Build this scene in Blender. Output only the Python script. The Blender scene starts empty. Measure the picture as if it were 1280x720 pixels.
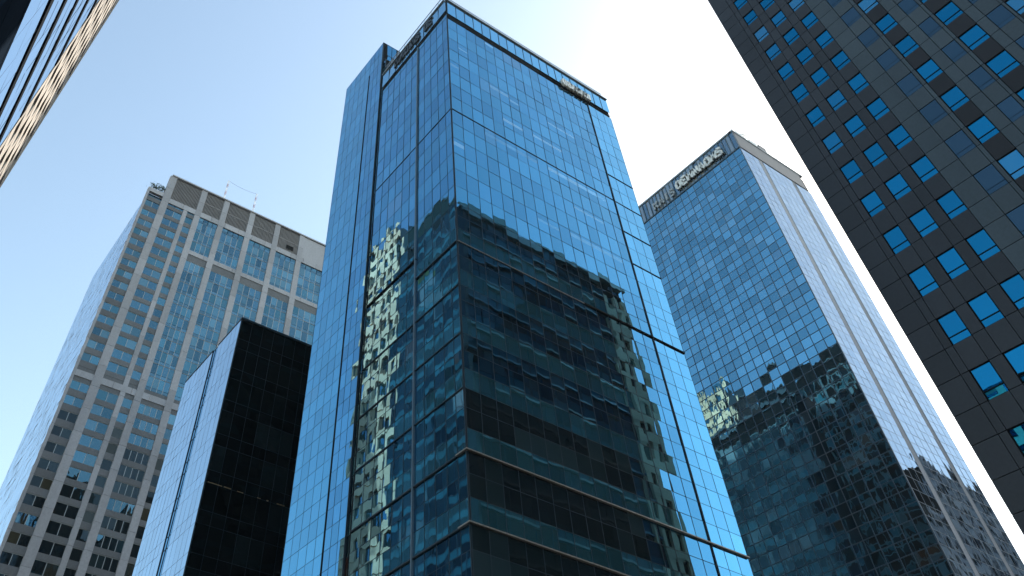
import bpy, math, random
from mathutils import Vector, Matrix
R = math.radians
random.seed(7)
sc = bpy.context.scene
C = sc.collection

# ------------------------------------------------------------------ camera
cam_data = bpy.data.cameras.new("camera")
cam = bpy.data.objects.new("camera", cam_data)
C.objects.link(cam)
sc.camera = cam
m = Matrix(((0.822652, -0.455878, -0.339734), (-0.568461, -0.649272, -0.50527), (0.009762, 0.608787, -0.793274)))
cam.matrix_world = Matrix.Translation((0, 0, 1.6)) @ m.to_4x4()
cam_data.sensor_fit = 'HORIZONTAL'
cam_data.sensor_width = 36
cam_data.lens = 27.2
cam_data.shift_x = 0.0952
cam_data.shift_y = -0.1701
cam_data.clip_start = 0.1
cam_data.clip_end = 6000

# ------------------------------------------------------------------ light
SUN_AZ, SUN_EL = 3.0, 39.0          # azimuth counted from +x towards +y
world = bpy.data.worlds.new("World")
sc.world = world
world.use_nodes = True
wn = world.node_tree
bg = wn.nodes['Background']
sky = wn.nodes.new('ShaderNodeTexSky')
sky.sky_type = 'NISHITA'
sky.sun_disc = False
sky.sun_elevation = R(SUN_EL)
sky.sun_rotation = R(90 - SUN_AZ)
sky.air_density = 1.0
sky.dust_density = 0.7
sky.ozone_density = 1.5
wb = wn.nodes.new('ShaderNodeMixRGB')           # white balance of the camera, applied to the whole sky
wb.blend_type = 'MULTIPLY'; wb.inputs[0].default_value = 1
wb.inputs[2].default_value = (1.12, 1.03, 0.82, 1)
wn.links.new(sky.outputs[0], wb.inputs[1])
wn.links.new(wb.outputs[0], bg.inputs[0])
bg.inputs[1].default_value = 0.15
sl = bpy.data.lights.new("sun", 'SUN')
sl.energy = 2.4
sl.angle = R(0.53)
sl.color = (1.0, 0.93, 0.82)
so = bpy.data.objects.new("sun", sl)
C.objects.link(so)
sd = Vector((math.cos(R(SUN_EL)) * math.cos(R(SUN_AZ)), math.cos(R(SUN_EL)) * math.sin(R(SUN_AZ)), math.sin(R(SUN_EL))))
so.rotation_euler = sd.to_track_quat('Z', 'Y').to_euler()
so.location = (300, 80, 300)
vs = sc.view_settings
vs.view_transform = 'Standard'
vs.look = 'None'
vs.exposure = 1.42
vs.gamma = 1.0
sc.render.engine = 'CYCLES'
sc.cycles.max_bounces = 8
sc.cycles.glossy_bounces = 5
sc.cycles.diffuse_bounces = 3
sc.cycles.caustics_reflective = False
sc.cycles.caustics_refractive = False

# ------------------------------------------------------------------ helpers
def newmat(name):
    mt = bpy.data.materials.new(name)
    mt.use_nodes = True
    mt.node_tree.nodes.clear()
    return mt, mt.node_tree

def N(nt, kind, **kw):
    n = nt.nodes.new('ShaderNode' + kind)
    for k, v in kw.items():
        setattr(n, k, v)
    return n

def glass(name, tint, r0=0.5, p=3.0, wob=0.02, scale=0.7, rough=0.0, graze=(0.85, 0.93, 1.0), gp=5.0, patch=0.12):
    """Coated facade glass: coloured mirror over a darker interior read from the pane's own colour."""
    mt, nt = newmat(name)
    L = nt.links
    out = N(nt, 'OutputMaterial')
    mix = N(nt, 'MixShader')
    dif = N(nt, 'BsdfDiffuse')
    glo = N(nt, 'BsdfGlossy')
    glo.inputs['Roughness'].default_value = rough
    at = N(nt, 'Attribute', attribute_name='tone')
    rn = N(nt, 'Attribute', attribute_name='rnd')
    tc = N(nt, 'TexCoord')
    L.new(at.outputs['Color'], dif.inputs['Color'])
    lw = N(nt, 'LayerWeight')
    lw.inputs['Blend'].default_value = 0.5
    pw = N(nt, 'Math', operation='POWER'); pw.inputs[1].default_value = p
    L.new(lw.outputs['Facing'], pw.inputs[0])
    mr = N(nt, 'MapRange')
    mr.inputs['To Min'].default_value = r0
    mr.inputs['To Max'].default_value = 1.0
    L.new(pw.outputs[0], mr.inputs['Value'])
    L.new(mr.outputs[0], mix.inputs[0])
    gw = N(nt, 'Math', operation='POWER'); gw.inputs[1].default_value = gp
    L.new(lw.outputs['Facing'], gw.inputs[0])
    # pane to pane colour difference of the coating
    vm = N(nt, 'MapRange'); vm.inputs['To Min'].default_value = 1 - patch; vm.inputs['To Max'].default_value = 1 + patch * .5
    L.new(rn.outputs['Fac'], vm.inputs['Value'])
    tm = N(nt, 'MixRGB', blend_type='MULTIPLY'); tm.inputs[0].default_value = 1
    tm.inputs[1].default_value = (*tint, 1)
    L.new(vm.outputs[0], tm.inputs[2])
    cm = N(nt, 'MixRGB')
    L.new(gw.outputs[0], cm.inputs[0])
    L.new(tm.outputs[0], cm.inputs[1])
    cm.inputs[2].default_value = (*graze, 1)
    L.new(cm.outputs[0], glo.inputs['Color'])
    # the panes are never flat: slow waves, different in every pane
    nz = N(nt, 'TexNoise', noise_dimensions='4D')
    nz.inputs['Scale'].default_value = scale
    nz.inputs['Detail'].default_value = 1.2
    mpg = N(nt, 'Mapping'); mpg.inputs['Scale'].default_value = (1.25, 1.25, .6)
    L.new(tc.outputs['Object'], mpg.inputs[0]); L.new(mpg.outputs[0], nz.inputs['Vector'])
    w4 = N(nt, 'Math', operation='MULTIPLY'); w4.inputs[1].default_value = 7.0
    L.new(rn.outputs['Fac'], w4.inputs[0])
    L.new(w4.outputs[0], nz.inputs['W'])
    bp = N(nt, 'Bump'); bp.inputs['Strength'].default_value = 1.0
    bp.inputs['Distance'].default_value = wob
    L.new(nz.outputs['Fac'], bp.inputs['Height'])
    L.new(bp.outputs[0], glo.inputs['Normal'])
    L.new(dif.outputs[0], mix.inputs[1])
    L.new(glo.outputs[0], mix.inputs[2])
    L.new(mix.outputs[0], out.inputs[0])
    return mt

def solid(name, col, rough=0.7, var=0.15, scale=0.5, spec=0.3, metal=0.0, streak=0.0, bump=0.0, panel=False):
    mt, nt = newmat(name)
    L = nt.links
    out = N(nt, 'OutputMaterial')
    b = N(nt, 'BsdfPrincipled')
    b.inputs['Roughness'].default_value = rough
    b.inputs['Metallic'].default_value = metal
    b.inputs['Specular IOR Level'].default_value = spec
    tc = N(nt, 'TexCoord')
    nz = N(nt, 'TexNoise'); nz.inputs['Scale'].default_value = scale; nz.inputs['Detail'].default_value = 6
    mp = N(nt, 'Mapping')
    mp.inputs['Scale'].default_value = (1, 1, 0.25 if streak else 1)
    L.new(tc.outputs['Object'], mp.inputs[0])
    L.new(mp.outputs[0], nz.inputs['Vector'])
    n2 = N(nt, 'TexNoise'); n2.inputs['Scale'].default_value = scale * 14; n2.inputs['Detail'].default_value = 4
    L.new(tc.outputs['Object'], n2.inputs['Vector'])
    ad = N(nt, 'Math', operation='ADD'); L.new(nz.outputs['Fac'], ad.inputs[0]); L.new(n2.outputs['Fac'], ad.inputs[1])
    mr = N(nt, 'MapRange'); mr.inputs['From Min'].default_value = 0.6; mr.inputs['From Max'].default_value = 1.4
    mr.inputs['To Min'].default_value = 1 - var; mr.inputs['To Max'].default_value = 1 + var
    L.new(ad.outputs[0], mr.inputs['Value'])
    src = mr.outputs[0]
    if panel:
        rn = N(nt, 'Attribute', attribute_name='rnd')
        m2 = N(nt, 'MapRange'); m2.inputs['To Min'].default_value = 0.86; m2.inputs['To Max'].default_value = 1.12
        L.new(rn.outputs['Fac'], m2.inputs['Value'])
        mu = N(nt, 'Math', operation='MULTIPLY'); L.new(src, mu.inputs[0]); L.new(m2.outputs[0], mu.inputs[1])
        src = mu.outputs[0]
    tm = N(nt, 'MixRGB', blend_type='MULTIPLY'); tm.inputs[0].default_value = 1
    tm.inputs[1].default_value = (*col, 1)
    L.new(src, tm.inputs[2])
    L.new(tm.outputs[0], b.inputs['Base Color'])
    if bump:
        bp = N(nt, 'Bump'); bp.inputs['Distance'].default_value = bump; L.new(n2.outputs['Fac'], bp.inputs['Height'])
        L.new(bp.outputs[0], b.inputs['Normal'])
    L.new(b.outputs[0], out.inputs[0])
    return mt

def lamp_mat(name, col, s):
    mt, nt = newmat(name)
    out = N(nt, 'OutputMaterial'); e = N(nt, 'Emission')
    e.inputs[0].default_value = (*col, 1); e.inputs[1].default_value = s
    nt.links.new(e.outputs[0], out.inputs[0])
    return mt

class MB:
    """collects quads and boxes with per-face attributes, links them as one mesh"""
    def __init__(s): s.v = []; s.f = []; s.t = []; s.r = []; s.mi = []
    def face(s, pts, tone=(0, 0, 0), rnd=None, mi=0):
        i = len(s.v); s.v += [tuple(p) for p in pts]; s.f.append(tuple(range(i, i + len(pts))))
        s.t.append(tone); s.r.append(random.random() if rnd is None else rnd); s.mi.append(mi)
    def hexa(s, p, tone=(0, 0, 0), rnd=None, mi=0):   # p: 8 points, bottom ring then top ring
        r = random.random() if rnd is None else rnd
        i = len(s.v); s.v += [tuple(q) for q in p]
        # orientation check
        a, b, c, d = Vector(p[0]), Vector(p[1]), Vector(p[3]), Vector(p[4])
        flip = (b - a).cross(c - a).dot(d - a) < 0
        for q in ((0, 3, 2, 1), (4, 5, 6, 7), (0, 1, 5, 4), (1, 2, 6, 5), (2, 3, 7, 6), (3, 0, 4, 7)):
            if flip: q = q[::-1]
            s.f.append(tuple(i + k for k in q)); s.t.append(tone); s.r.append(r); s.mi.append(mi)
    def box(s, x0, x1, y0, y1, z0, z1, **k):
        s.hexa([(x0, y0, z0), (x1, y0, z0), (x1, y1, z0), (x0, y1, z0), (x0, y0, z1), (x1, y0, z1), (x1, y1, z1), (x0, y1, z1)], **k)
    def tube(s, a, b, r0, r1=None, n=6, **k):
        a = Vector(a); b = Vector(b); r1 = r0 if r1 is None else r1
        q = (b - a).to_track_quat('Z', 'Y')
        ra = [a + q @ Vector((r0 * math.cos(2 * math.pi * i / n), r0 * math.sin(2 * math.pi * i / n), 0)) for i in range(n)]
        rb = [b + q @ Vector((r1 * math.cos(2 * math.pi * i / n), r1 * math.sin(2 * math.pi * i / n), 0)) for i in range(n)]
        for i in range(n):
            j = (i + 1) % n
            s.face([ra[i], ra[j], rb[j], rb[i]], **k)
        s.face(ra[::-1], **k); s.face(rb, **k)
    def build(s, name, mats, parent=None):
        me = bpy.data.meshes.new(name)
        me.from_pydata(s.v, [], s.f)
        if not isinstance(mats, (list, tuple)): mats = [mats]
        for q in mats: me.materials.append(q)
        me.polygons.foreach_set('material_index', s.mi)
        ta = me.attributes.new('tone', 'FLOAT_COLOR', 'FACE')
        fl = []
        for t in s.t: fl += [t[0], t[1], t[2], 1.0]
        ta.data.foreach_set('color', fl)
        ra = me.attributes.new('rnd', 'FLOAT', 'FACE')
        ra.data.foreach_set('value', s.r)
        me.update()
        o = bpy.data.objects.new(name, me)
        C.objects.link(o)
        if parent is not None: o.parent = parent
        return o

def thing(name, label, cat, loc=(0, 0, 0), group=None):
    o = bpy.data.objects.new(name, None); C.objects.link(o)
    o.location = loc; o.empty_display_size = 1
    o['label'] = label; o['category'] = cat
    if group: o['group'] = group
    return o

def tag(o, label, cat, group=None):
    o['label'] = label; o['category'] = cat
    if group: o['group'] = group
    return o

def struct(o): o['kind'] = 'structure'; return o

class Fc:
    """a facade plane in the local space of its building: a runs along it, d outward, z up"""
    def __init__(s, ox, oy, ux, uy, nx, ny):
        s.o = (ox, oy); s.u = (ux, uy); s.n = (nx, ny)
        s.flip = (ux * 0 + uy * 1) * nx + (-ux) * ny < 0     # u x z against n
    def P(s, a, d, z): return (s.o[0] + s.u[0] * a + s.n[0] * d, s.o[1] + s.u[1] * a + s.n[1] * d, z)
    def box(s, mb, a0, a1, d0, d1, z0, z1, **k):
        P = s.P
        mb.hexa([P(a0, d0, z0), P(a1, d0, z0), P(a1, d1, z0), P(a0, d1, z0), P(a0, d0, z1), P(a1, d0, z1), P(a1, d1, z1), P(a0, d1, z1)], **k)
    def pane(s, mb, a0, a1, z0, z1, d=0.0, tilt=0.0, **k):
        P = s.P
        ta = random.gauss(0, tilt) * (a1 - a0) / 2; tz = random.gauss(0, tilt) * (z1 - z0) / 2
        pts = [P(a0, d - ta - tz, z0), P(a1, d + ta - tz, z0), P(a1, d + ta + tz, z1), P(a0, d - ta + tz, z1)]
        if s.flip: pts = pts[::-1]
        mb.face(pts, **k)

def lin(a, b, n): return [a + (b - a) * i / n for i in range(n + 1)]

# interior tones seen faintly through the coating
VOID = (0.008, 0.014, 0.018); DIM = (0.016, 0.03, 0.036); TEAL = (0.035, 0.12, 0.145); BLIND = (0.16, 0.19, 0.2); WARM = (0.16, 0.08, 0.03)

def tone_vision(blind=0.06, warm=0.01):
    r = random.random()
    if r < blind: k = random.uniform(.5, 1.1); return tuple(c * k for c in BLIND)
    if r < blind + warm: return tuple(c * random.uniform(.3, 1) for c in WARM)
    if r < .5: return VOID
    k = random.uniform(.3, 1.5)
    return tuple(c * k for c in DIM)

def curtain(parent, F, A, rows, mat, mull, tilt=.006, name='window_band', hm=.05, vm=.05, proj=.05, d=0.0, tk=1.0, alt=None):
    """rows: list of storeys, each a list of (z0, z1, kind). One mesh per storey, one grid of mullions."""
    g = MB()
    for st in rows:
        mb = MB()
        for (z0, z1, kind) in st:
            runl = 0; rt = None; sr = 0
            for a0, a1 in zip(A[:-1], A[1:]):
                if kind == 'span':
                    k = random.uniform(.75, 1.15); t = tuple(c * k for c in TEAL)
                elif kind == 'dark':
                    k = random.uniform(.6, 1.3); t = tuple(c * k for c in VOID)
                else:
                    if runl <= 0:
                        rt = tone_vision(*(kind if isinstance(kind, tuple) else (.06, .01)))
                        runl = random.choice((1, 1, 1, 2, 3))
                    runl -= 1
                    t = rt
                t = tuple(c * tk for c in t)
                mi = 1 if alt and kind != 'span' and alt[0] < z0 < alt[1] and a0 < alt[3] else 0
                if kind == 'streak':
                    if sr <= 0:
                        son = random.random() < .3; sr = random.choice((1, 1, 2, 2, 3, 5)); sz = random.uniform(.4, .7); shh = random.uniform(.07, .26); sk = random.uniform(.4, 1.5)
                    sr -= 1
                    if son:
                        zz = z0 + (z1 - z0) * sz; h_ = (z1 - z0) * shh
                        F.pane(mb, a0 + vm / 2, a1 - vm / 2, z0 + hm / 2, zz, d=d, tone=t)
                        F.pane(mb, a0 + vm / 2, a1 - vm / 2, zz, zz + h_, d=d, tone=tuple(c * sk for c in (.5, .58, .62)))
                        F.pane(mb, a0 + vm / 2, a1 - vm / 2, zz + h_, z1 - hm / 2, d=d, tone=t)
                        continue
                F.pane(mb, a0 + vm / 2, a1 - vm / 2, z0 + hm / 2, z1 - hm / 2, d=d, tilt=tilt, tone=t, mi=mi)
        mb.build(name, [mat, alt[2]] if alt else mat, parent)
    zs = sorted({round(q[0], 3) for st in rows for q in st} | {round(q[1], 3) for st in rows for q in st})
    for z in zs: F.box(g, A[0], A[-1], d - .09, d + proj * .6, z - hm / 2, z + hm / 2)
    for a in A: F.box(g, a - vm / 2, a + vm / 2, d - .1, d + proj, zs[0] + .01, zs[-1] - .01)
    g.build('mullion_grid', mull, parent)

# ------------------------------------------------------------------ materials
M_glassCL = glass('blue_coated_glass_lightened', (0.125, 0.45, 0.76), r0=.56, p=2.5, wob=.0065, scale=.55, patch=.16)  # same glass as the right face, brighter sky reflection put into its tint
M_glassC = glass('blue_coated_glass', (0.10, 0.39, 0.65), r0=.56, p=2.5, wob=.0065, scale=.55, patch=.16)
M_glassC2 = glass('pale_brightened_glass', (0.13, 0.46, 0.72), r0=.66, p=2.2, wob=.012, scale=.5)  # parapet glass; paler tint also stands for brighter reflection of tilted sections
M_glassRT = glass('small_pane_glass', (0.20, 0.53, 0.76), r0=.66, p=2.5, wob=.009, scale=.9, gp=3.5, patch=.3)
M_glassBB = glass('light_blue_glass', (0.30, 0.50, 0.70), r0=.7, p=2.0, wob=.01, scale=.6, gp=3)
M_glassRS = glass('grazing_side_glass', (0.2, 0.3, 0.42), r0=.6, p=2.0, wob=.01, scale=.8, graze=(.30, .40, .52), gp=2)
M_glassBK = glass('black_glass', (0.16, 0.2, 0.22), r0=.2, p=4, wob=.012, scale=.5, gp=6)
M_glassOF = glass('teal_office_glass', (0.2, 0.34, 0.38), r0=.10, p=4, wob=.012, scale=.5, gp=7)
M_glassDK = glass('punched_window_glass', (0.014, 0.235, 0.43), r0=.8, p=2, wob=.006, scale=.5, graze=(.1, .4, .75))
M_glassDIM = glass('dull_bay_glass', (0.09, 0.18, 0.26), r0=.35, p=3, wob=.003, scale=.5, rough=.12, graze=(.4, .55, .7))
M_glassLT = glass('teal_window_glass', (0.17, 0.36, 0.46), r0=.48, p=2.5, wob=.014, scale=.9, patch=.35)
M_glassLD = glass('mirrored_dark_glass', (0.3, 0.4, 0.45), r0=.10, p=4, wob=.01, scale=.9, patch=.35)  # dark reflection of facing towers put into this duller glass
M_glassTL = glass('pale_facade_glass', (0.5, 0.72, 0.92), r0=.7, p=2.0, wob=.006, scale=.4, gp=3)
M_mull = solid('dark_mullion_metal', (0.018, 0.034, 0.05), rough=.6, spec=.2)
M_mullL = solid('pale_mullion_metal', (0.35, 0.38, 0.4), rough=.4, spec=.5)
M_mullRT = solid('blue_grey_mullion_metal', (0.07, 0.12, 0.17), rough=.45, spec=.5)
M_black = solid('black_recess', (0.010, 0.012, 0.014), rough=.8, spec=.05)
M_ledge = solid('bronze_ledge_metal', (0.26, 0.23, 0.2), rough=.35, spec=.6, metal=.3)
M_stoneD = solid('dark_granite_cladding', (0.027, 0.029, 0.036), rough=.5, var=.25, scale=.35, panel=True, bump=.004, streak=1)
M_stoneDB = solid('blue_grey_cladding', (0.05, 0.066, 0.08), rough=.45, var=.2, scale=.35, panel=True, streak=1)
M_stoneBK = solid('black_spandrel_panel', (0.014, 0.012, 0.014), rough=.5, panel=True)
M_stoneL = solid('light_grey_stone', (0.37, 0.37, 0.395), rough=.8, var=.18, scale=.25, panel=True, streak=1, bump=.01)
M_stoneM = solid('mid_grey_stone', (0.15, 0.155, 0.165), rough=.8, var=.2, scale=.25, panel=True, streak=1)
M_beige = solid('beige_stone', (0.48, 0.43, 0.38), rough=.8, var=.15, scale=.3, panel=True, bump=.01)
M_brass = solid('dull_brass', (0.3, 0.22, 0.12), rough=.4, metal=.5)
M_mullM = solid('mid_grey_mullion_metal', (0.15, 0.19, 0.2), rough=.5)
M_salmon = solid('warm_terracotta_stone', (0.9, 0.54, 0.34), rough=.8, var=.15, scale=.3, panel=True, bump=.01)
M_louv = solid('grey_louvre_metal', (0.22, 0.205, 0.2), rough=.5, var=.2)
M_white = solid('white_sign_letters', (0.82, 0.82, 0.8), rough=.4, var=.05)
M_darkl = solid('dark_sign_letters', (0.03, 0.04, 0.05), rough=.4)
M_roof = solid('roof_gravel', (0.22, 0.22, 0.21), rough=.9)
M_asph = solid('asphalt', (0.05, 0.05, 0.052), rough=.85, scale=.3, bump=.01)
M_pave = solid('paving_concrete', (0.28, 0.27, 0.26), rough=.8, scale=.6)
M_paint = solid('white_road_paint', (0.75, 0.75, 0.72), rough=.6)
M_red = solid('red_mast_paint', (0.42, 0.24, 0.22), rough=.5)
M_leaf = solid('shrub_leaves', (0.04, 0.075, 0.03), rough=.6, var=.4, scale=3)
M_clear = None
def clear_glass():
    mt, nt = newmat('clear_railing_glass')
    out = N(nt, 'OutputMaterial'); mx = N(nt, 'MixShader'); tr = N(nt, 'BsdfTransparent'); gl = N(nt, 'BsdfGlossy'); lw = N(nt, 'LayerWeight')
    tr.inputs[0].default_value = (.86, .95, .97, 1); gl.inputs['Roughness'].default_value = .02
    lw.inputs[0].default_value = .25
    nt.links.new(lw.outputs['Fresnel'], mx.inputs[0]); nt.links.new(tr.outputs[0], mx.inputs[1]); nt.links.new(gl.outputs[0], mx.inputs[2])
    nt.links.new(mx.outputs[0], out.inputs[0])
    return mt
M_clear = clear_glass()

# ------------------------------------------------------------------ ground
g = MB(); g.box(-1500, 1500, -1500, 1500, -1, 0)
struct(g.build('ground', M_asph))
g = MB()
for (x0, x1, y0, y1) in ((-30, -1.4, 4, 42), (27, 60, 34.5, 66), (45, 82, -20, 19), (89, 122, 35, 92), (11, 52, 72, 125), (-48, -3, 96, 146), (140, 200, -40, 24)):
    g.box(x0, x1, y0, y1, 0, .13)
struct(g.build('pavement', M_pave))
g = MB()
for i in range(24):
    g.box(12 - .07, 12 + .07, -60 + i * 5, -57 + i * 5, 0, .004)
struct(g.build('road_markings', M_paint))

# ------------------------------------------------------------------ 1. central blue tower
CX, CY = 29.815, 37.617
WX, WY, HC = 27.0, 25.3, 87.2
T = thing('glass_tower', 'tall blue mirror glass tower filling the centre of the view, corner towards the viewer', 'skyscraper', (CX, CY, 0))
b = MB()
b.box(.12, WX, .12, 14.3, 0, 86.2)                 # main shaft
b.box(.3, WX, 14.3, 15.1, 0, 92)                   # groove back
b.box(.12, 12, 15.1, WY, 0, 97.2)                  # taller core block
b.box(12, WX, 15.1, WY, 0, 86.2)
b.build('core_wall', M_black, T)
FR = Fc(0, 0, 1, 0, 0, -1)
FL = Fc(0, 0, 0, 1, -1, 0)
Z0 = 28.2 - 4.6 * 6
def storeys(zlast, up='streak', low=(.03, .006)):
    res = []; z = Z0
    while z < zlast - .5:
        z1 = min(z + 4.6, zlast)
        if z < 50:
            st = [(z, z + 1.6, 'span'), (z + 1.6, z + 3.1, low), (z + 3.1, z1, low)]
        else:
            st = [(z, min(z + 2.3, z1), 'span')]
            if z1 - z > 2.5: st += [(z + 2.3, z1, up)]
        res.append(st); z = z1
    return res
AR = lin(0, 22.8, 16) + [24.2, 25.6, 27.0]
curtain(T, FR, AR[:17], storeys(83.2), M_glassC, M_mull, alt=(14, 31.5, M_glassBK, 15.5), tilt=.005, hm=.035, vm=.04, proj=.02)  # low panes near the corner: dark reflection put in as black glass
curtain(T, FR, AR[16:], storeys(83.2, up=(0, 0)), M_glassC2, M_mull, tilt=.003, hm=.03, vm=.03, proj=.015)
AL = [0, 1.0, 2.2, 3.5, 4.8, 6.1, 7.45, 8.8, 10.15, 11.5, 12.85, 14.3]
curtain(T, FL, AL, storeys(84.2, up=(.02, 0)), M_glassCL, M_mull, tilt=.0042, hm=.035, vm=.04, proj=.02)
AB = [15.1, 16.2, 17.3, 18.4]
curtain(T, FL, AB, storeys(97.2, up=(0, 0)), M_glassCL, M_mull, tilt=.003, hm=.03, vm=.03, proj=.012)
AB2 = lin(18.4, 25.3, 5)
curtain(T, FL, AB2, storeys(97.2, up=(0, 0)), M_glassC2, M_mull, tilt=.002, hm=.03, vm=.025, proj=.01)
# return wall of the core block above the roof, facing right face side
FB = Fc(0, 15.1, 1, 0, 0, -1)
curtain(T, FB, lin(0, 12, 8), [[(86.3, 89, 'dark'), (89, 92, 'dark')], [(92, 94.5, 'dark'), (94.5, 97.2, 'dark')]], M_glassC, M_mull, tilt=.003)
# parapet panels above the dark recess
mb = MB(); g2 = MB()
AP = lin(0, 27.0, 20)
for a0, a1 in zip(AP[:-1], AP[1:]):
    FR.pane(mb, a0 + .03, a1 - .03, 84.2, HC, d=.12, tilt=.004, tone=(.12, .16, .2))
    FR.box(g2, a0 - .025, a0 + .025, .0, .16, 84.2, HC)
ALP = lin(0, 14.3, 9)
for a0, a1 in zip(ALP[:-1], ALP[1:]):
    FL.pane(mb, a0 + .03, a1 - .03, 84.9, HC + .6, d=.12, tilt=.012, tone=(.3, .36, .42))
    FL.box(g2, a0 - .025, a0 + .025, .0, .16, 84.9, HC + .6)
mb.build('parapet_panels', M_glassC2, T)
g2.build('parapet_mullions', M_mull, T)
g3 = MB()
FR.box(g3, -.2, 27.05, -.25, .3, 87.2, 87.32); FL.box(g3, .3, 14.4, -.25, .25, 87.8, 87.92)
g3.build('parapet_coping', M_mullL, T)
g3 = MB()
FR.box(g3, -.05, 14.4, .0, .05, 83.3, 84.15)
FL.box(g3, .0, 14.4, .0, .05, 84.25, 84.85)
g3.build('recess_band', M_black, T); g3 = MB(); FR.box(g3, 14.4, 18.0, .0, .03, 83.6, 83.9); g3.build('recess_band', M_black, T); g3 = MB()
FR.box(g3, 23.6, 27.0, .0, .03, 83.6, 83.75)
g3.build('recess_band', M_black, T)
# glass railing above the parapet
mb = MB(); g3 = MB()
AQ = lin(.4, 26.9, 20)
for a0, a1 in zip(AQ[:-1], AQ[1:]):
    FR.pane(mb, a0 + .03, a1 - .03, 87.4, 88.9, d=-.3)
    FR.box(g3, a0 - .02, a0 + .02, -.34, -.28, 87.3, 89.0)
FR.box(g3, .4, 26.9, -.36, -.28, 88.95, 89.03)
AQ2 = lin(.4, 14.3, 9)
for a0, a1 in zip(AQ2[:-1], AQ2[1:]):
    FL.pane(mb, a0 + .03, a1 - .03, 88.0, 89.9, d=-.2)
    FL.box(g3, a0 - .02, a0 + .02, -.24, -.18, 87.9, 90.0)
FL.box(g3, .4, 14.3, -.26, -.18, 89.95, 90.03)
mb.build('railing_glass', M_clear, T)
g3.build('railing', M_mullL, T)
# ledges
def ledge(parent, F, a0, a1, z, t, pr, mat, nm='ledge'):
    q = MB(); F.box(q, a0, a1, -.02, pr, z - t / 2, z + t / 2); return q.build(nm, mat, parent)
for z, pr in ((23.6 - 0, .2), (28.2, .2)):
    ledge(T, FR, -.2, 27, z, .09, pr, M_ledge); ledge(T, FL, -.001, 1.0, z, .09, pr, M_ledge)
    ledge(T, FL, 1.0, 14.3, z, .1, .12, M_mull)
ledge(T, FR, 0, 14.2, 46.6, .06, .08, M_ledge); ledge(T, FR, 14.2, 27, 46.6, .16, .12, M_black)
ledge(T, FL, 0, 6, 46.6, .1, .12, M_mull); ledge(T, FL, 6, 14.3, 48.9, .14, .12, M_black)
ledge(T, FR, 0, 27, 65.0, .07, .05, M_mull); ledge(T, FL, 0, 14.3, 65.0, .06, .05, M_mull)
for z in (60.4, 69.6, 55.8): ledge(T, FR, 22.8, 27, z, .09, .06, M_black)
for z in (37.4, 32.8, 42.0): ledge(T, FL, 0, 14.3, z, .08, .08, M_mull)
# strong verticals
def rib(parent, F, a, w, z0, z1, pr, mat):
    q = MB(); F.box(q, a - w / 2, a + w / 2, -.02, pr, z0, z1); return q.build('vertical_rib', mat, parent)
curtain(T, Fc(.15, 0, 0, 1, -1, 0), [14.34, 15.06], storeys(92, up=(0, 0)), M_glassC, M_mull, tilt=.003, name='recess_window_band')
rib(T, FL, 6.1, .14, .2, 84.2, .16, M_mullRT)
rib(T, FL, 14.34, .08, .2, 84.2, .04, M_black)
rib(T, FL, 14.95, .08, .2, 92, .1, M_mull)
rib(T, FL, 18.4, .14, .2, 92.5, .05, M_black)
rib(T, FR, 22.8, .1, .2, 83.2, .1, M_mull)
rib(T, FL, .02, .07, .2, 87.2, .03, M_mull)
# rear faces
FX = Fc(WX, 0, 0, 1, 1, 0); FY = Fc(0, WY, 1, 0, 0, 1)
def office_rows(z0, z1, s=3.6, a=.25, w=.02):
    res = []; z = z0
    while z + s <= z1 + .01: res.append([(z, z + 1.2, 'span'), (z + 1.2, z + s, (a, w))]); z += s
    return res
curtain(T, FX, lin(.2, WY - .2, 16), office_rows(.4, 86.6), M_glassOF, M_mullM, name='rear_window_band', tilt=.004, vm=.2, hm=.18, tk=1.3)
curtain(T, FY, lin(.2, WX - .2, 12), office_rows(.4, 86.6, a=.02), M_glassBK, M_mull, name='rear_window_band', tilt=.004)

# letter-like shapes for the unreadable roof signs
def glyph(q, F, a, w, z, h, d0, d1, form, sh=.14, **k):
    def st(u0, v0, u1, v1):
        # a thick stroke between two points of the letter box, extruded outward
        x0, z0, x1, z1 = a + u0 * w, z + v0 * h, a + u1 * w, z + v1 * h
        L = math.hypot(x1 - x0, z1 - z0) or 1; px, pz = -(z1 - z0) / L * sh * h / 2, (x1 - x0) / L * sh * h / 2
        P = F.P
        c = [(x0 - px, z0 - pz), (x1 - px, z1 - pz), (x1 + px, z1 + pz), (x0 + px, z0 + pz)]
        q.hexa([P(s[0], d0, s[1]) for s in c] + [P(s[0], d1, s[1]) for s in c], **k)
    forms = {
        'o': [(.1, .2, .1, .8), (.9, .2, .9, .8), (.1, .8, .5, 1), (.5, 1, .9, .8), (.1, .2, .5, 0), (.5, 0, .9, .2)],
        'n': [(.1, 0, .1, 1), (.1, 1, .9, 0), (.9, 0, .9, 1)],
        'm': [(.05, 0, .05, 1), (.05, 1, .5, .3), (.5, .3, .95, 1), (.95, 1, .95, 0)],
        'i': [(.5, 0, .5, 1)],
        'e': [(.1, 0, .1, 1), (.1, 1, .9, 1), (.1, .5, .75, .5), (.1, 0, .9, 0)],
        'a': [(.05, 0, .5, 1), (.5, 1, .95, 0), (.25, .4, .75, .4)],
        'c': [(.9, .85, .5, 1), (.5, 1, .1, .75), (.1, .75, .1, .25), (.1, .25, .5, 0), (.5, 0, .9, .15)],
        'k': [(.1, 0, .1, 1), (.1, .45, .9, 1), (.35, .6, .9, 0)],
        's': [(.9, .9, .2, 1), (.2, 1, .15, .6), (.15, .6, .85, .45), (.85, .45, .8, .05), (.8, .05, .1, .05)],
    }
    for s in forms[form]: st(*s)
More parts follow.
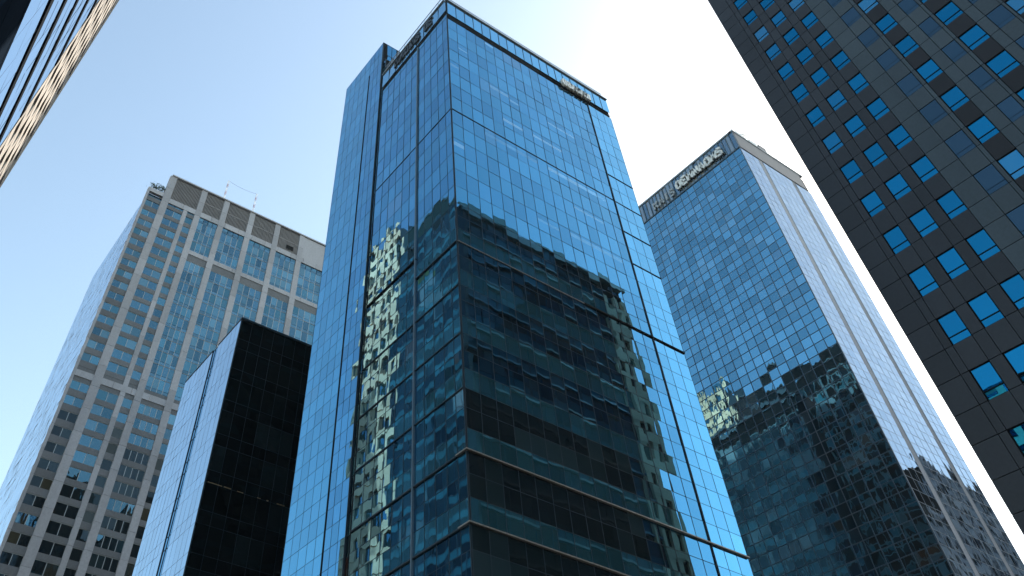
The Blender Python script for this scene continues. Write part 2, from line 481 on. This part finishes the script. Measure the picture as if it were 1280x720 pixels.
def sign(parent_label, F, base, a0, w, z, h, text, mat, d0, d1, backing=None, sh=.26):
    S = thing('roof_sign', parent_label, 'sign', base)
    n = len(text)
    for i, ch in enumerate(text):
        if ch == ' ': continue
        q = MB()
        if F.flip: glyph(q, F, a0 + (n - i) * w, -w * .85, z, h, d0, d1, ch, sh=sh)
        else: glyph(q, F, a0 + i * w, w * .85, z, h, d0, d1, ch, sh=sh)
        q.build('letter', mat, S)
    if backing:
        q = MB(); F.box(q, a0, a0 + n * w, backing[0], backing[1], backing[2], backing[3]); q.build('mounting_rail', M_black, S)
    return S
sign('small white roof lettering under the right parapet of the central blue tower', FR, (CX, CY, 0), 18.4, .72, 83.75, 1.25, 'oonmnmi', M_white, .14, .5, (.02, .14, 83.45, 83.65))
sign('dark lettering along the glass parapet on the left side of the central blue tower', FL, (CX, CY, 0), 2.6, .95, 85.7, 1.5, 'mnkams oe', M_darkl, .14, .3)

# ------------------------------------------------------------------ 2. right blue tower
RX, RY = 92.28, 38.526
T = thing('glass_tower', 'blue glass tower with small square panes and white roof sign, right of the central tower', 'skyscraper', (RX, RY, 0))
WRX, WRY, HR = 18.5, 50.0, 106.8
b = MB(); b.box(.12, WRX, .12, WRY, 0, HR - .6); b.build('core_wall', M_black, T)
FL = Fc(0, 0, 0, 1, -1, 0); FR = Fc(0, 0, 1, 0, 0, -1)
def rt_rows(z0, z1, s=2.9):
    res = []; z = z0
    while z + s <= z1 + .01: res.append([(z, z + 1.45, (.10, .006)), (z + 1.45, z + s, (.10, .006))]); z += s
    return res
curtain(T, FL, lin(0, WRY, 33), rt_rows(1.0, 102.6), M_glassRT, M_mullRT, tilt=.006, vm=.09, hm=.09)
for a0, a1 in ((.0, 4.6), (5.8, 13.3), (14.4, 18.5)):
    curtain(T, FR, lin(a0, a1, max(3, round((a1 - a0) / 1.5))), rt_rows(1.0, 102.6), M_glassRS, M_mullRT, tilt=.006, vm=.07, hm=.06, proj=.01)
for a0, a1 in ((4.6, 5.8), (13.3, 14.4)):
    q = MB(); FR.box(q, a0 + .02, a1 - .02, -.3, -.04, .5, 104); q.build('recess_strip', M_stoneL, T)
# crown
q = MB()
Acr = lin(0, WRY, 60)
for a0, a1 in zip(Acr[:-1], Acr[1:]):
    FL.pane(q, a0 + .05, a1 - .05, 102.75, 106.7, d=.05, tilt=.02, tone=random.choice(((.05, .07, .09), (.2, .21, .2), (.1, .12, .14), (.32, .31, .28))))
q.build('crown_panels', glass('crown_glass', (.3, .48, .62), r0=.45, p=3, wob=.03, scale=.8), T)
q = MB()
for a in Acr: FL.box(q, a - .05, a + .05, -.1, .22, 102.6, 106.8)
FL.box(q, 0, WRY, -.1, .14, 102.5, 102.7)
q.build('crown_fins', M_mullRT, T)
q = MB(); FR.box(q, .1, 17.5, -.1, .1, 102.7, 106.6); q.build('crown_band', M_louv, T)
q = MB(); FR.box(q, -.2, 18.6, -.6, .2, 106.7, 107.0); FL.box(q, .2, WRY, -.6, .2, 106.7, 107.0); q.build('parapet_coping', M_mullL, T)
q = MB(); q.box(.8, 15, 1.2, 40, 106.0, 106.4); q.build('roof', M_roof, T)
sign('white roof sign lettering on the crown of the right blue tower', FL, (RX, RY, 0), 2.7, 1.35, 103.5, 1.7, 'oemnaoms', M_white, .24, .55, (.2, .3, 103.35, 103.6))
S = sign('short worn pale lettering left of the white sign on the right blue tower', FL, (RX, RY, 0), 14.0, 1.3, 103.2, 1.5, 'kais', M_mullL, .24, .45)

# roof plant of the right tower
def roof_antenna(x, y, z, h, lab, cat='antenna'):
    A = thing('antenna_mast', lab, cat, (x, y, z), 'masts and aerials on the right tower roof')
    q = MB(); q.tube((0, 0, 0), (0, 0, h), .07, .03); q.build('mast', M_white, A)
    q = MB()
    for k in range(3):
        zz = h * (.45 + .22 * k); q.tube((-.5, .1 * k, zz), (.5, -.1 * k, zz), .035)
    q.build('crossarm', M_mullL, A)
roof_antenna(RX + .7, RY + .15, 107, 2.2, 'short white aerial on the near corner of the right tower roof')
roof_antenna(RX + 4.1, RY + .2, 107, 2.8, 'taller white aerial a few metres back from the corner of the right tower roof')
roof_antenna(RX + 12.9, RY + .2, 107, 2.2, 'lone aerial near the far end of the right tower roof')
A = thing('window_cleaning_crane', 'white window cleaning crane folded on the roof edge of the right tower', 'crane', (RX + 2.2, RY + .35, 107))
q = MB(); q.box(-.8, .8, -.4, .6, 0, .9); q.build('crane_base', M_white, A)
q = MB(); q.tube((0, 0, .9), (2.2, -.4, 1.9), .16, .1); q.tube((2.2, -.4, 1.9), (3.2, -.7, .8), .09); q.build('boom', M_white, A)
for i, (x, l) in enumerate(((6.0, 'white cooling unit in the middle of the right tower roof edge'), (8.6, 'grey cooling unit nearest the far aerial on the right tower roof'))):
    A = thing('cooling_unit', l, 'rooftop unit', (RX + x, RY + .45, 107), 'cooling units on the right tower roof')
    q = MB(); q.box(-.9, .9, -.5, .8, 0, 1.2 + .3 * i); q.build('casing', (M_white, M_louv)[i], A)
    q = MB(); q.tube((0, .1, 1.2 + .3 * i), (0, .1, 1.45 + .3 * i), .45, n=12); q.build('fan', M_mull, A)

# ------------------------------------------------------------------ 3. dark granite tower
DS, DX = 1.6, 48.0
def zs_(z): return 1.6 + (z - 1.6) * DS
T = thing('granite_tower', 'dark granite tower with punched blue windows on the far right', 'skyscraper', (DX, 0, 0))
FD = Fc(0, 0, 0, 1, -1, 0)
YT, YB, HD, WD = 10.0 * DS, -16.0, 79.6, 30.5
ztop = [1.6 + (15.93 + 2.3 * k - .0164 * k * k - 1.6) * DS for k in range(-7, 15)]
def wh(k): return (ztop[k + 1] - ztop[k] if k + 1 < len(ztop) else ztop[k] - ztop[k - 1]) * .53
# columns: (y0, y1, type) in metres, type 'w' window, 'd' dull bay, walls between
cols = [(8.71, 7.94, 'w'), (7.46, 6.68, 'w'), (6.20, 5.43, 'w'), (4.55, 3.75, 'd'), (3.57, 2.77, 'w2'), (2.25, 1.6, 'd'), (1.45, .56, 'w2'), (.12, -.6, 'd'), (-.72, -1.6, 'w2'), (-2.05, -2.75, 'd'), (-2.9, -3.75, 'w2'), (-4.3, -5.0, 'd'), (-5.2, -6.1, 'w2'), (-7.0, -7.8, 'w'), (-8.4, -9.2, 'w')]
cols = [(a * DS, b_ * DS, t) for a, b_, t in cols]
b = MB(); b.box(.5, WD, YB, YT - .5, 0, HD - 1.0); b.build('core_wall', M_black, T)
wallD = MB(); wallB = MB(); wallK = MB()
J = .02
edges = []
cur = YT
for i, (a, b_, t) in enumerate(cols):
    if i == 0: edges.append((9.02 * DS, cur, 'p')); edges.append((a, 9.02 * DS, 'p'))
    elif cur - a > .05: edges.append((a, cur, 'p' if t == 'w' else 'pb'))
    edges.append((b_, a, t)); cur = b_
edges.append((YB, cur, 'p'))
nk = len(ztop)
for k in range(nk):
    h = wh(k); zt = ztop[k]; zb = zt - h
    zn = (ztop[k + 1] - wh(k + 1)) if k + 1 < nk else HD          # bottom of the next window
    for (a0, a1, t) in edges:
        if t in ('p', 'pb'):
            tgt = wallD if t == 'p' else wallB
            FD.box(tgt, a0 + J, a1 - J, -.5, 0, zb + J, zt - J)
            FD.box(tgt, a0 + J, a1 - J, -.5, 0, zt + J, zn - J)
        elif t == 'w':
            FD.box(wallD, a0 + J, a1 - J, -.5, 0, zt + J, zn - J)
        elif t == 'w2':
            if k >= 6 and a0 > -11:
                wk = MB(); FD.box(wk, a0 + J, a1 - J, -.5, -.05, zt + J, zn - J); wk.build('spandrel_panel', M_stoneBK, T)
            else: FD.box(wallK, a0 + J, a1 - J, -.5, -.05, zt + J, zn - J)
        elif t == 'd':
            FD.box(wallB, a0 + J, a1 - J, -.5, 0, zt + J, zn - J)
FD.box(wallD, YB, YT, -.5, 0, 0, ztop[0] - wh(0) - .02)
wallD.build('granite_wall', M_stoneD, T)
wallB.build('blue_grey_wall', M_stoneDB, T)
wallK.build('spandrel_panel_group', M_stoneBK, T)['kind'] = 'stuff'
def punched(parent, a0, a1, zb, zt, mat, d, nm='window'):
    q = MB(); f_ = .035
    FD.box(q, a0, a1, d - .08, d + .03, zb, zb + f_); FD.box(q, a0, a1, d - .08, d + .03, zt - f_, zt)
    FD.box(q, a0, a0 + f_, d - .08, d + .03, zb + f_, zt - f_); FD.box(q, a1 - f_, a1, d - .08, d + .03, zb + f_, zt - f_)
    zm = zb + (zt - zb) * .27
    FD.box(q, a0 + f_, a1 - f_, d - .08, d + .03, zm - .03, zm + .03)
    o = q.build(nm, M_black, parent)
    q = MB(); tn = (.004, .012, .02)
    r = random.random()
    if r < .1: tn = (.25, .36, .4)
    elif r < .2: tn = (.06, .1, .12)
    FD.pane(q, a0 + f_, a1 - f_, zb + f_, zm - .03, d=d, tilt=.004, tone=tn)
    FD.pane(q, a0 + f_, a1 - f_, zm + .03, zt - f_, d=d, tilt=.004, tone=tn)
    q.build('pane', mat, o)
nw = 0
restW = MB(); restG = MB()
for k in range(nk):
    h = wh(k); zt = ztop[k]; zb = zt - h
    for i, (a, b_, t) in enumerate(cols):
        vis = k >= 6 and (t == 'w' and i < 3 or (t == 'w2' and i < 9))
        if t in ('w', 'w2'):
            if vis and nw < 99: punched(T, b_ + .02, a - .02, zb, zt, M_glassDK, -.09 if t == 'w' else -.14); nw += 1
            else:
                FD.pane(restG, b_ + .02, a - .02, zb, zt, d=-.1, tilt=.003, tone=(.004, .012, .02))
for k in range(nk):
    h = wh(k); zt = ztop[k]; zb = zt - h
    for i, (a, b_, t) in enumerate(cols):
        if t == 'd':
            q = MB(); zm = zb + h * .2
            FD.pane(q, b_ + .03, a - .03, zb + .03, zm - .02, d=-.03, tilt=.002, tone=(.03, .05, .075))
            FD.pane(q, b_ + .03, a - .03, zm + .02, zt - .03, d=-.03, tilt=.002, tone=(.03, .05, .075))
            if k >= 8 and i < 10: q.build('dull_glass_panel', M_glassDIM, T)
            else: 
                off = len(restW.v); restW.v += q.v; restW.f += [tuple(off + w for w in f) for f in q.f]; restW.t += q.t; restW.r += q.r; restW.mi += q.mi
restG.build('window_group', M_glassDK, T)['kind'] = 'stuff'
restW.build('dull_panel_group', M_glassDIM, T)['kind'] = 'stuff'
q = MB(); FD.box(q, YB, YT, -1.2, .1, HD, HD + .3); q.build('parapet_coping', M_stoneDB, T)
# face towards the central tower: dark glazed storeys, seen mirrored in the blue tower
FDY = Fc(0, YT, 1, 0, 0, 1)
b = MB(); FDY.box(b, .5, WD, -.62, -.5, 0, HD - 1); b.build('side_backing', M_stoneD, T)
rows = []; z = 1.2; 
while z + 3.7 < HD: rows.append([(z, z + 1.5, 'span'), (z + 1.5, z + 3.7, (.12, .01))]); z += 3.7
curtain(T, FDY, lin(.5, WD - 4.6, 14), rows, M_glassOF, M_mull, name='side_window_band', tilt=.004, d=-.3, vm=.12, hm=.1, tk=.9)
for i, st in enumerate(rows):
    q = MB(); FDY.box(q, .5, WD - 4.6, -.4, .05, st[0][0] - .12, st[0][0] + .12); q.build('side_ledge', M_ledge if i % 2 == 0 else M_mullRT, T)
q = MB(); z = .4
while z < HD - 3.4:
    FDY.box(q, WD - 4.6, WD, -.5, .12, z, z + 1.25)
    for a in (WD - 4.6, WD - 2.75, WD - .9): FDY.box(q, a, a + .9, -.5, .1, z + 1.25, z + 3.3)
    z += 3.3
q.build('stone_end_bay', M_salmon, T)
q = MB(); z = .4
while z < HD - 1:
    FDY.pane(q, WD - 3.7, WD - 2.75, z + 1.25, z + 3.3, d=-.3, tone=VOID); FDY.pane(q, WD - 1.85, WD - .9, z + 1.25, z + 3.3, d=-.3, tone=VOID); z += 3.3
q.build('end_bay_window', M_glassLT, T)
q = MB(); FDY.box(q, 0, WD, -.8, .2, HD - .9, HD + .3); q.build('side_parapet', M_ledge, T)
for i in range(10):
    pass

# ------------------------------------------------------------------ 4. grey stone tower on the left
LX, LY = 13.05, 99.14
LT_before = {o.name for o in C.objects}
T = thing('stone_tower', 'pale grey stone tower with teal window bays and louvred crown, left of centre', 'skyscraper', (LX, LY, 0))
FF = Fc(0, 0, 1, 0, 0, -1); FL = Fc(0, 0, 0, 1, -1, 0)
XE = 36.0
b = MB(); b.box(.45, XE, .6, 23, 0, 96.2); b.box(3.3, XE, .62, 18, 96.2, 101.2); b.build('core_wall', M_black, T)
piers = [(0, .35), (2.75, 3.95), (6.75, 7.45), (8.75, 9.75), (13.1, 14.1), (18.2, 19.2), (23.4, 24.4), (28.5, 29.5), (34.0, 35.0)]
zb_, SH = 1.0, 2.12
for i, (a0, a1) in enumerate(piers):
    q = MB()
    top = 97.0 if i == 0 else (95.6 if i == 2 else 101.5)
    z = 0
    while z < top - .1:
        z2 = min(z + SH * 1.5, top)
        FF.box(q, a0, a1, -.6, .10 if i != 2 else .04, z, z2 - .03); z = z2
    q.build('pier', M_stoneL, T)
for (z0, z1, a0, a1) in ((95.45, 96.5, 3.95, XE), (61.0, 61.9, .35, XE), (87.1, 87.9, 9.75, XE), (96.2, 97.0, .35, 2.75)):
    q = MB(); a = a0
    while a < a1 - .1:
        a2 = min(a + 2.6, a1); FF.box(q, a + .02, a2 - .02, -.55, .06, z0, z1); a = a2
    q.build('stone_belt', M_stoneL, T)
q = MB(); FF.box(q, 29.5, 34.0, -.55, .04, 96.5, 101.4); q.build('crown_panel', M_stoneL, T)
q = MB(); FF.box(q, 3.0, XE, -1.0, .26, 101.5, 101.75); q.build('parapet_coping', M_stoneL, T)
# louvres
for a0, a1 in ((3.95, 8.75), (9.75, 13.1), (14.1, 18.2), (19.2, 23.4), (24.4, 28.5)):
    q = MB(); a = a0
    while a < a1:
        FF.box(q, a + .04, a + .16, -.45, random.uniform(-.05, .03), 96.55, 101.3); a += .24
    FF.box(q, a0, a1, -.5, -.4, 96.5, 101.4)
    if a0 > 9: FF.box(q, a0, a1, -.35, -.02, 98.8, 98.95)
    q.build('louvre_screen', M_louv, T)
q = MB(); FF.box(q, 26.2, 27.6, -.3, .06, 97.0, 97.9); q.build('louvre_hatch', M_black, T)
bays = [(.35, 2.75, 2, .42), (3.95, 6.75, 2, .34), (7.45, 8.75, 1, .38), (9.75, 13.1, 4, .33), (14.1, 18.2, 4, .30), (19.2, 23.4, 4, .24), (24.4, 28.5, 4, .24), (29.5, 34.0, 4, .24)]
spw = MB(); nwin = 0; rest = MB(); restf = MB()
order = []
for k in range(45):
    z = zb_ + k * SH
    if z > 94.6: break
    for bi, (a0, a1, n, sp) in enumerate(bays):
        if z < 61.9 and z + SH > 61.0 or (bi > 2 and z < 87.9 and z + SH > 87.1): 
            zz0, zz1 = z, z + SH
            FF.box(spw, a0, a1, -.55, -.05, zz0, zz1, rnd=.5)
            continue
        s = sp * SH
        if z > 60 and bi > 2:
            order.append((z, bi, a0, a1, n, z, z + SH if z + 2 * SH < 96.4 else 95.45)); continue
        FF.box(spw, a0, a1, -.5, -.02, z, z + s)
        order.append((z, bi, a0, a1, n, z + s, z + SH if z + 2 * SH < 96.4 else 95.45))
def ltwin(q, g_, a0, a1, n, z0, z1):
    A = lin(a0, a1, n)
    for u0, u1 in zip(A[:-1], A[1:]):
        lo = random.random()
        if z0 < 58: t = random.choice((VOID, VOID, VOID, DIM, (.05, .045, .03)))  # lower panes toned darker, part of the painted dark reflection
        else: t = random.choice((VOID, DIM, TEAL, (.07, .13, .15), (.12, .2, .22)))
        if z0 > 60 and n == 4:
            FF.pane(q, u0 + .04, u1 - .04, z0 + .04, z0 + .5, d=-.08, tilt=.004, tone=(.07, .095, .11))
            FF.pane(q, u0 + .04, u1 - .04, z0 + .56, z1 - .02, d=-.1, tilt=.008, tone=t)
        else: FF.pane(q, u0 + .04, u1 - .04, z0 + .04, z1 - .02, d=-.1, tilt=.008, tone=t)
    for u in A: FF.box(g_, u - .04, u + .04, -.3, -.07, z0, z1)
    FF.box(g_, a0, a1, -.3, -.07, z1 - .05, z1)
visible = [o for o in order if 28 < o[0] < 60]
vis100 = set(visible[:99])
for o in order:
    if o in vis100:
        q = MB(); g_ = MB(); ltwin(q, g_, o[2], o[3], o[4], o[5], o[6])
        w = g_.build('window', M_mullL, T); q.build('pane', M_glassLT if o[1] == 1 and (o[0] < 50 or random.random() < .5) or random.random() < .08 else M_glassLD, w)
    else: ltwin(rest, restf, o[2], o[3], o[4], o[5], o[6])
rest.build('upper_window_panes', M_glassLT, T)['kind'] = 'stuff'
restf.build('upper_window_frames', M_mullL, T)['kind'] = 'stuff'
spw.build('spandrel_wall', M_stoneM, T)
curtain(T, FL, lin(.2, 22.8, 15), rt_rows(1.2, 96.8, 4.2), M_glassBB, M_mullL, name='side_window_band', tilt=.008, vm=.04, hm=.04, proj=.006)
q = MB(); q.box(3.2, 3.5, 0.1, 18, 96.3, 101.5); q.build('crown_side_wall', M_stoneL, T)
# roof garden shrubs on the lower wing
for i, (x, y, h, l) in enumerate(((.9, .4, 1.9, 'dark shrub on the lower roof corner of the stone tower, nearest the edge'), (2.2, .4, 2.2, 'dark shrub on the lower roof of the stone tower, against the taller wall'))):
    S = thing('roof_shrub', l, 'shrub', (LX + x, LY + y, 96.9), 'shrubs on the stone tower terrace')
    q = MB(); q.tube((0, 0, 0), (0, 0, h * .6), .06, .03); q.build('stem', M_black, S)
    q = MB()
    for _ in range(260):
        v = Vector((random.gauss(0, .42), random.gauss(0, .3), h * .55 + random.gauss(0, .3)))
        n = Vector((random.gauss(0, 1), random.gauss(0, 1), random.gauss(0, 1))).normalized()
        t = n.orthogonal().normalized(); u = n.cross(t); r = random.uniform(.07, .16)
        q.face([v + t * r, v + u * r * .5, v - t * r, v - u * r * .5])
    q.build('foliage', M_leaf, S)
# masts with the cable between
for x, l in ((13.0, 'left red and white lattice mast on the stone tower roof, cable strung to its twin'), (18.8, 'right red and white lattice mast on the stone tower roof, cable end tied to it')):
    A = thing('radio_mast', l, 'mast', (LX + x, LY + .8, 101.7), 'pair of roof masts')
    for s in range(6):
        q = MB()
        z0, z1 = s * .95, (s + 1) * .95
        for (dx, dy) in ((-.14, -.1), (.14, -.1), (0, .14)):
            q.tube((dx, dy, z0), (dx, dy, z1), .03)
        q.tube((-.14, -.1, z0), (.14, -.1, z1), .02); q.tube((.14, -.1, z0), (0, .14, z1), .02)
        q.build('mast_section', M_white if s % 2 else M_red, A)
q = MB(); prev = None
for i in range(13):
    t = i / 12; p = Vector((LX + 13 + 5.8 * t, LY + .8, 107.3 - .35 * math.sin(math.pi * t)))
    if prev is not None: q.tube(prev, p, .03, n=4)
    prev = p
tag(q.build('aerial_wire', M_mullL), 'thin aerial wire hanging between the two roof masts', 'wire')
# the tower, its shrubs, masts and wire were laid out at 1:1.35; bring them to full size
KS = 1.35
for o in list(C.objects):
    if o.name in LT_before: continue
    if o.parent is None:
        o.location = (o.location.x * KS, o.location.y * KS, 1.6 + (o.location.z - 1.6) * KS)
        if o.name == 'aerial_wire': o.location = (0, 0, 1.6 * (1 - KS))
    if o.type == 'MESH': o.data.transform(Matrix.Scale(KS, 4))

# ------------------------------------------------------------------ 5. black glass block
BX, BY = 26.05, 75.64
T = thing('black_glass_building', 'lower block with black glass front and pale blue side, before the stone tower', 'building', (BX, BY, 0))
HB = 60.9
FF = Fc(0, 0, 1, 0, 0, -1); FL = Fc(0, 0, 0, 1, -1, 0)
b = MB(); b.box(.12, 15, .12, 6.5, 0, HB - .3); b.box(.25, 15, 6.5, 8.1, 0, HB - .3); b.box(.12, 15, 8.1, 16.4, 0, HB - .3); b.build('core_wall', M_black, T)
def bb_rows(n=15, s=4.0):
    return [[(.8 + k * s, .8 + k * s + 1.3, 'dark'), (.8 + k * s + 1.3, .8 + (k + 1) * s, (0, 0))] for k in range(n)]
curtain(T, FF, lin(0, 15, 10), bb_rows(), M_glassBK, M_mull, tilt=.004, tk=.4, hm=.03, vm=.03, proj=.01)
curtain(T, FL, lin(0, 6.5, 5), bb_rows(), M_glassBB, M_mull, name='side_window_band', tilt=.003, vm=.025, hm=.03, proj=.006)
curtain(T, FL, lin(8.1, 16.4, 7), bb_rows(), M_glassBB, M_mull, name='side_window_band', tilt=.004, vm=.025, hm=.03, proj=.006)
FG = Fc(.08, 0, 0, 1, -1, 0)
curtain(T, FG, [6.5, 7.3, 8.1], bb_rows(), M_glassC, M_mull, name='recess_window_band', tilt=.004)
for z in (24.8, 40.8):
    for a0, a1 in ((.3, 1.9), (2.1, 2.9), (3.6, 4.3), (5.9, 6.3), (7.0, 7.2), (8.2, 9.1), (10.9, 12.1)):
        q = MB(); FF.box(q, a0, a1, .02, .06, z, z + random.uniform(.04, .11)); q.build('brass_glint', M_brass, T)  # short brass-coloured strips stand in for glints on the black front
q = MB(); FF.box(q, -.05, 15, -.3, .12, HB - .1, HB + .15); FL.box(q, 0, 6.5, -.3, .03, HB - .1, HB + .15); FL.box(q, 8.1, 16.4, -.3, .03, HB - .1, HB + .15)
q.build('parapet_coping', M_mull, T)

# ------------------------------------------------------------------ 6. near building top left
T = thing('ledged_glass_building', 'near pale glass building with black ledges and a beige stone end, upper left corner', 'building', (-5, 0, 0))
FN = Fc(0, 0, 0, 1, 1, 0)
b = MB(); b.box(-40, -.3, 21.5, 73, 0, 106); b.build('core_wall', M_stoneM, T)
A = lin(22, 51.5, 9)
lz = [33.5, 40.4, 46.2, 52.8, 60.5, 69, 78, 88, 98, 105.5]
rows = []
for z0, z1 in zip(lz[:-1], lz[1:]):
    rows.append([(z0, (z0 + z1) / 2, 'dark'), ((z0 + z1) / 2, z1, 'dark')])
curtain(T, FN, A, rows, M_glassTL, M_mull, tilt=.003, hm=.04, vm=.04, proj=.005)
for z in lz[1:]:
    q = MB(); FN.box(q, 21.5, 51.5, -.1, .07, z - .5, z + .5); q.build('ledge', M_black, T)
q = MB()
z = 0
while z < 33:
    a = 21.5
    while a < 51:
        FN.box(q, a + .03, a + 4.4, -.2, .12, z + .03, min(z + 3.6, 33.4)); a += 4.45
    z += 3.65
q.build('lower_panels', solid('navy_wall_panels', (.012, .018, .028), rough=.9, spec=0, panel=True), T)
q = MB(); z = 0
while z < 104:                                            # beige end bay: stone grid with deep windows
    FN.box(q, 51.5, 73, -.3, .03 + random.uniform(0, .05), z, z + 1.9)
    a = 51.5
    while a < 72.5:
        FN.box(q, a, a + 1.5, -.3, .02, z + 1.9, z + 4.2); a += 4.28
    z += 4.2
q.build('stone_grid', M_beige, T)
q = MB(); z = 0
while z < 104:
    FN.pane(q, 51.5, 73, z + 1.9, z + 4.2, d=-.09, tone=VOID); z += 3.2
q.build('stone_grid_window', M_glassLT, T)
q = MB(); q.box(-40, .2, 73, 73.3, 0, 106); q.build('end_wall', M_beige, T)
# laid out at twice its size; bring building and base to their true size and place
for o in T.children: o.data.transform(Matrix.Scale(.5, 4))
T.location = (-2.5, 0, .8)

# ------------------------------------------------------------------ 7. neighbours seen only as reflections
def office(name, label, x, y, wx, wy, h, faces, mat, mull, wallmat, s=3.6, bay=1.9, a=.2, tk=1.0):
    T = thing(name, label, 'office tower', (x, y, 0))
    b = MB(); b.box(.15, wx - .15, .15, wy - .15, 0, h); b.build('core_wall', M_black, T)
    fs = {'+x': Fc(wx, 0, 0, 1, 1, 0), '-x': Fc(0, 0, 0, 1, -1, 0), '+y': Fc(0, wy, 1, 0, 0, 1), '-y': Fc(0, 0, 1, 0, 0, -1)}
    for f in ('+x', '-x', '+y', '-y'):
        F = fs[f]; L = wy if f[1] == 'x' else wx
        if f in faces:
            curtain(T, F, lin(.1, L - .1, max(2, round(L / bay))), office_rows(.5, h - .6, s, a), mat, mull, name='window_band', tilt=.004, vm=.2, hm=.16, tk=tk)
        else:
            q = MB(); F.box(q, 0, L, -.1, 0, 0, h - .2); q.build('side_wall', wallmat, T)
    q = MB(); q.box(-.1, wx + .1, -.1, wy + .1, h, h + .6); q.build('parapet', wallmat, T)
    return T
office('office_tower', 'dark teal office tower mirrored in the right blue tower, behind the central tower', 46.8, 65.5, 9.7, 29.5, 83.5, ('+x',), M_glassOF, M_mullM, M_stoneDB, s=3.6, bay=1.6, a=.2, tk=1.3)
office('office_tower', 'dark teal office tower mirrored in the left face of the central tower', -45, 98, 25, 26.5, 137, ('+x', '-y'), M_glassOF, M_mull, M_stoneD, s=4.4, bay=2.4, a=.12)
# beige tower mirrored as the bright wavy strip
T = thing('beige_tower', 'sunlit beige stone tower mirrored as wavy strip in the central tower', 'office tower', (-45, 124.6, 0))
b = MB(); b.box(.3, 24.4, .3, 16.1, 0, 145); b.build('core_wall', M_black, T)
F = Fc(25, 0, 0, 1, 1, 0)
q = MB(); w_ = MB(); z = 0
while z < 145.5:
    F.box(q, 0, 16.4, -.6, 0, z, z + 1.7)
    for a in lin(0, 15.2, 4): F.box(q, a, a + 1.2, -.6, .15, z + 1.7, z + 4.6)
    F.pane(w_, 0, 16.4, z + 1.7, z + 4.6, d=-.45, tone=(.02, .04, .05))
    z += 4.6
q.build('stone_grid', M_salmon, T); w_.build('grid_window', M_glassLT, T)
q = MB(); q.box(0, 25.1, -.05, .3, 0, 146); q.box(0, 25.1, 16.1, 16.4, 0, 146); q.box(0, .3, 0, 16.4, 0, 146); q.build('side_wall', M_stoneM, T)
# grey stone office east of the right tower
T = thing('stone_office', 'grey stone office block mirrored low in the bright side of the right blue tower', 'office tower', (138, -18, 0))
b = MB(); b.box(.3, 14, 0, 34.4, 0, 62); b.box(14, 60, 0, 34.4, 0, 75); b.build('core_wall', M_black, T)
F = Fc(0, 35, 1, 0, 0, 1); q = MB(); w_ = MB()
for (x0, x1, hh, nb) in ((0, 14, 62.5, 4), (14, 60, 75.5, 12)):
    z = 0
    while z < hh - 1.7:
        F.box(q, x0, x1, -.6, 0, z, z + 1.6)
        for a in lin(x0, x1 - 1.3, nb): F.box(q, a, a + 1.3, -.6, .1, z + 1.6, z + 3.8)
        F.pane(w_, x0, x1, z + 1.6, z + 3.8, d=-.4, tone=VOID)
        z += 3.8
    F.box(q, x0, x1, -.8, .3, z, z + .8)
q.build('stone_grid', M_stoneL, T); w_.build('grid_window', M_glassLT, T)

# ------------------------------------------------------------------ air
q = MB(); q.box(-1600, 1600, -1600, 1600, -2, 152)
mt, nt = newmat('haze_air')
out = N(nt, 'OutputMaterial'); pv = N(nt, 'VolumePrincipled')
pv.inputs['Color'].default_value = (.8, .92, 1, 1)
pv.inputs['Density'].default_value = 0.00007
pv.inputs['Anisotropy'].default_value = 0.3
nt.links.new(pv.outputs[0], out.inputs['Volume'])
q.build('haze', mt)['kind'] = 'stuff'
sc.cycles.volume_bounces = 0
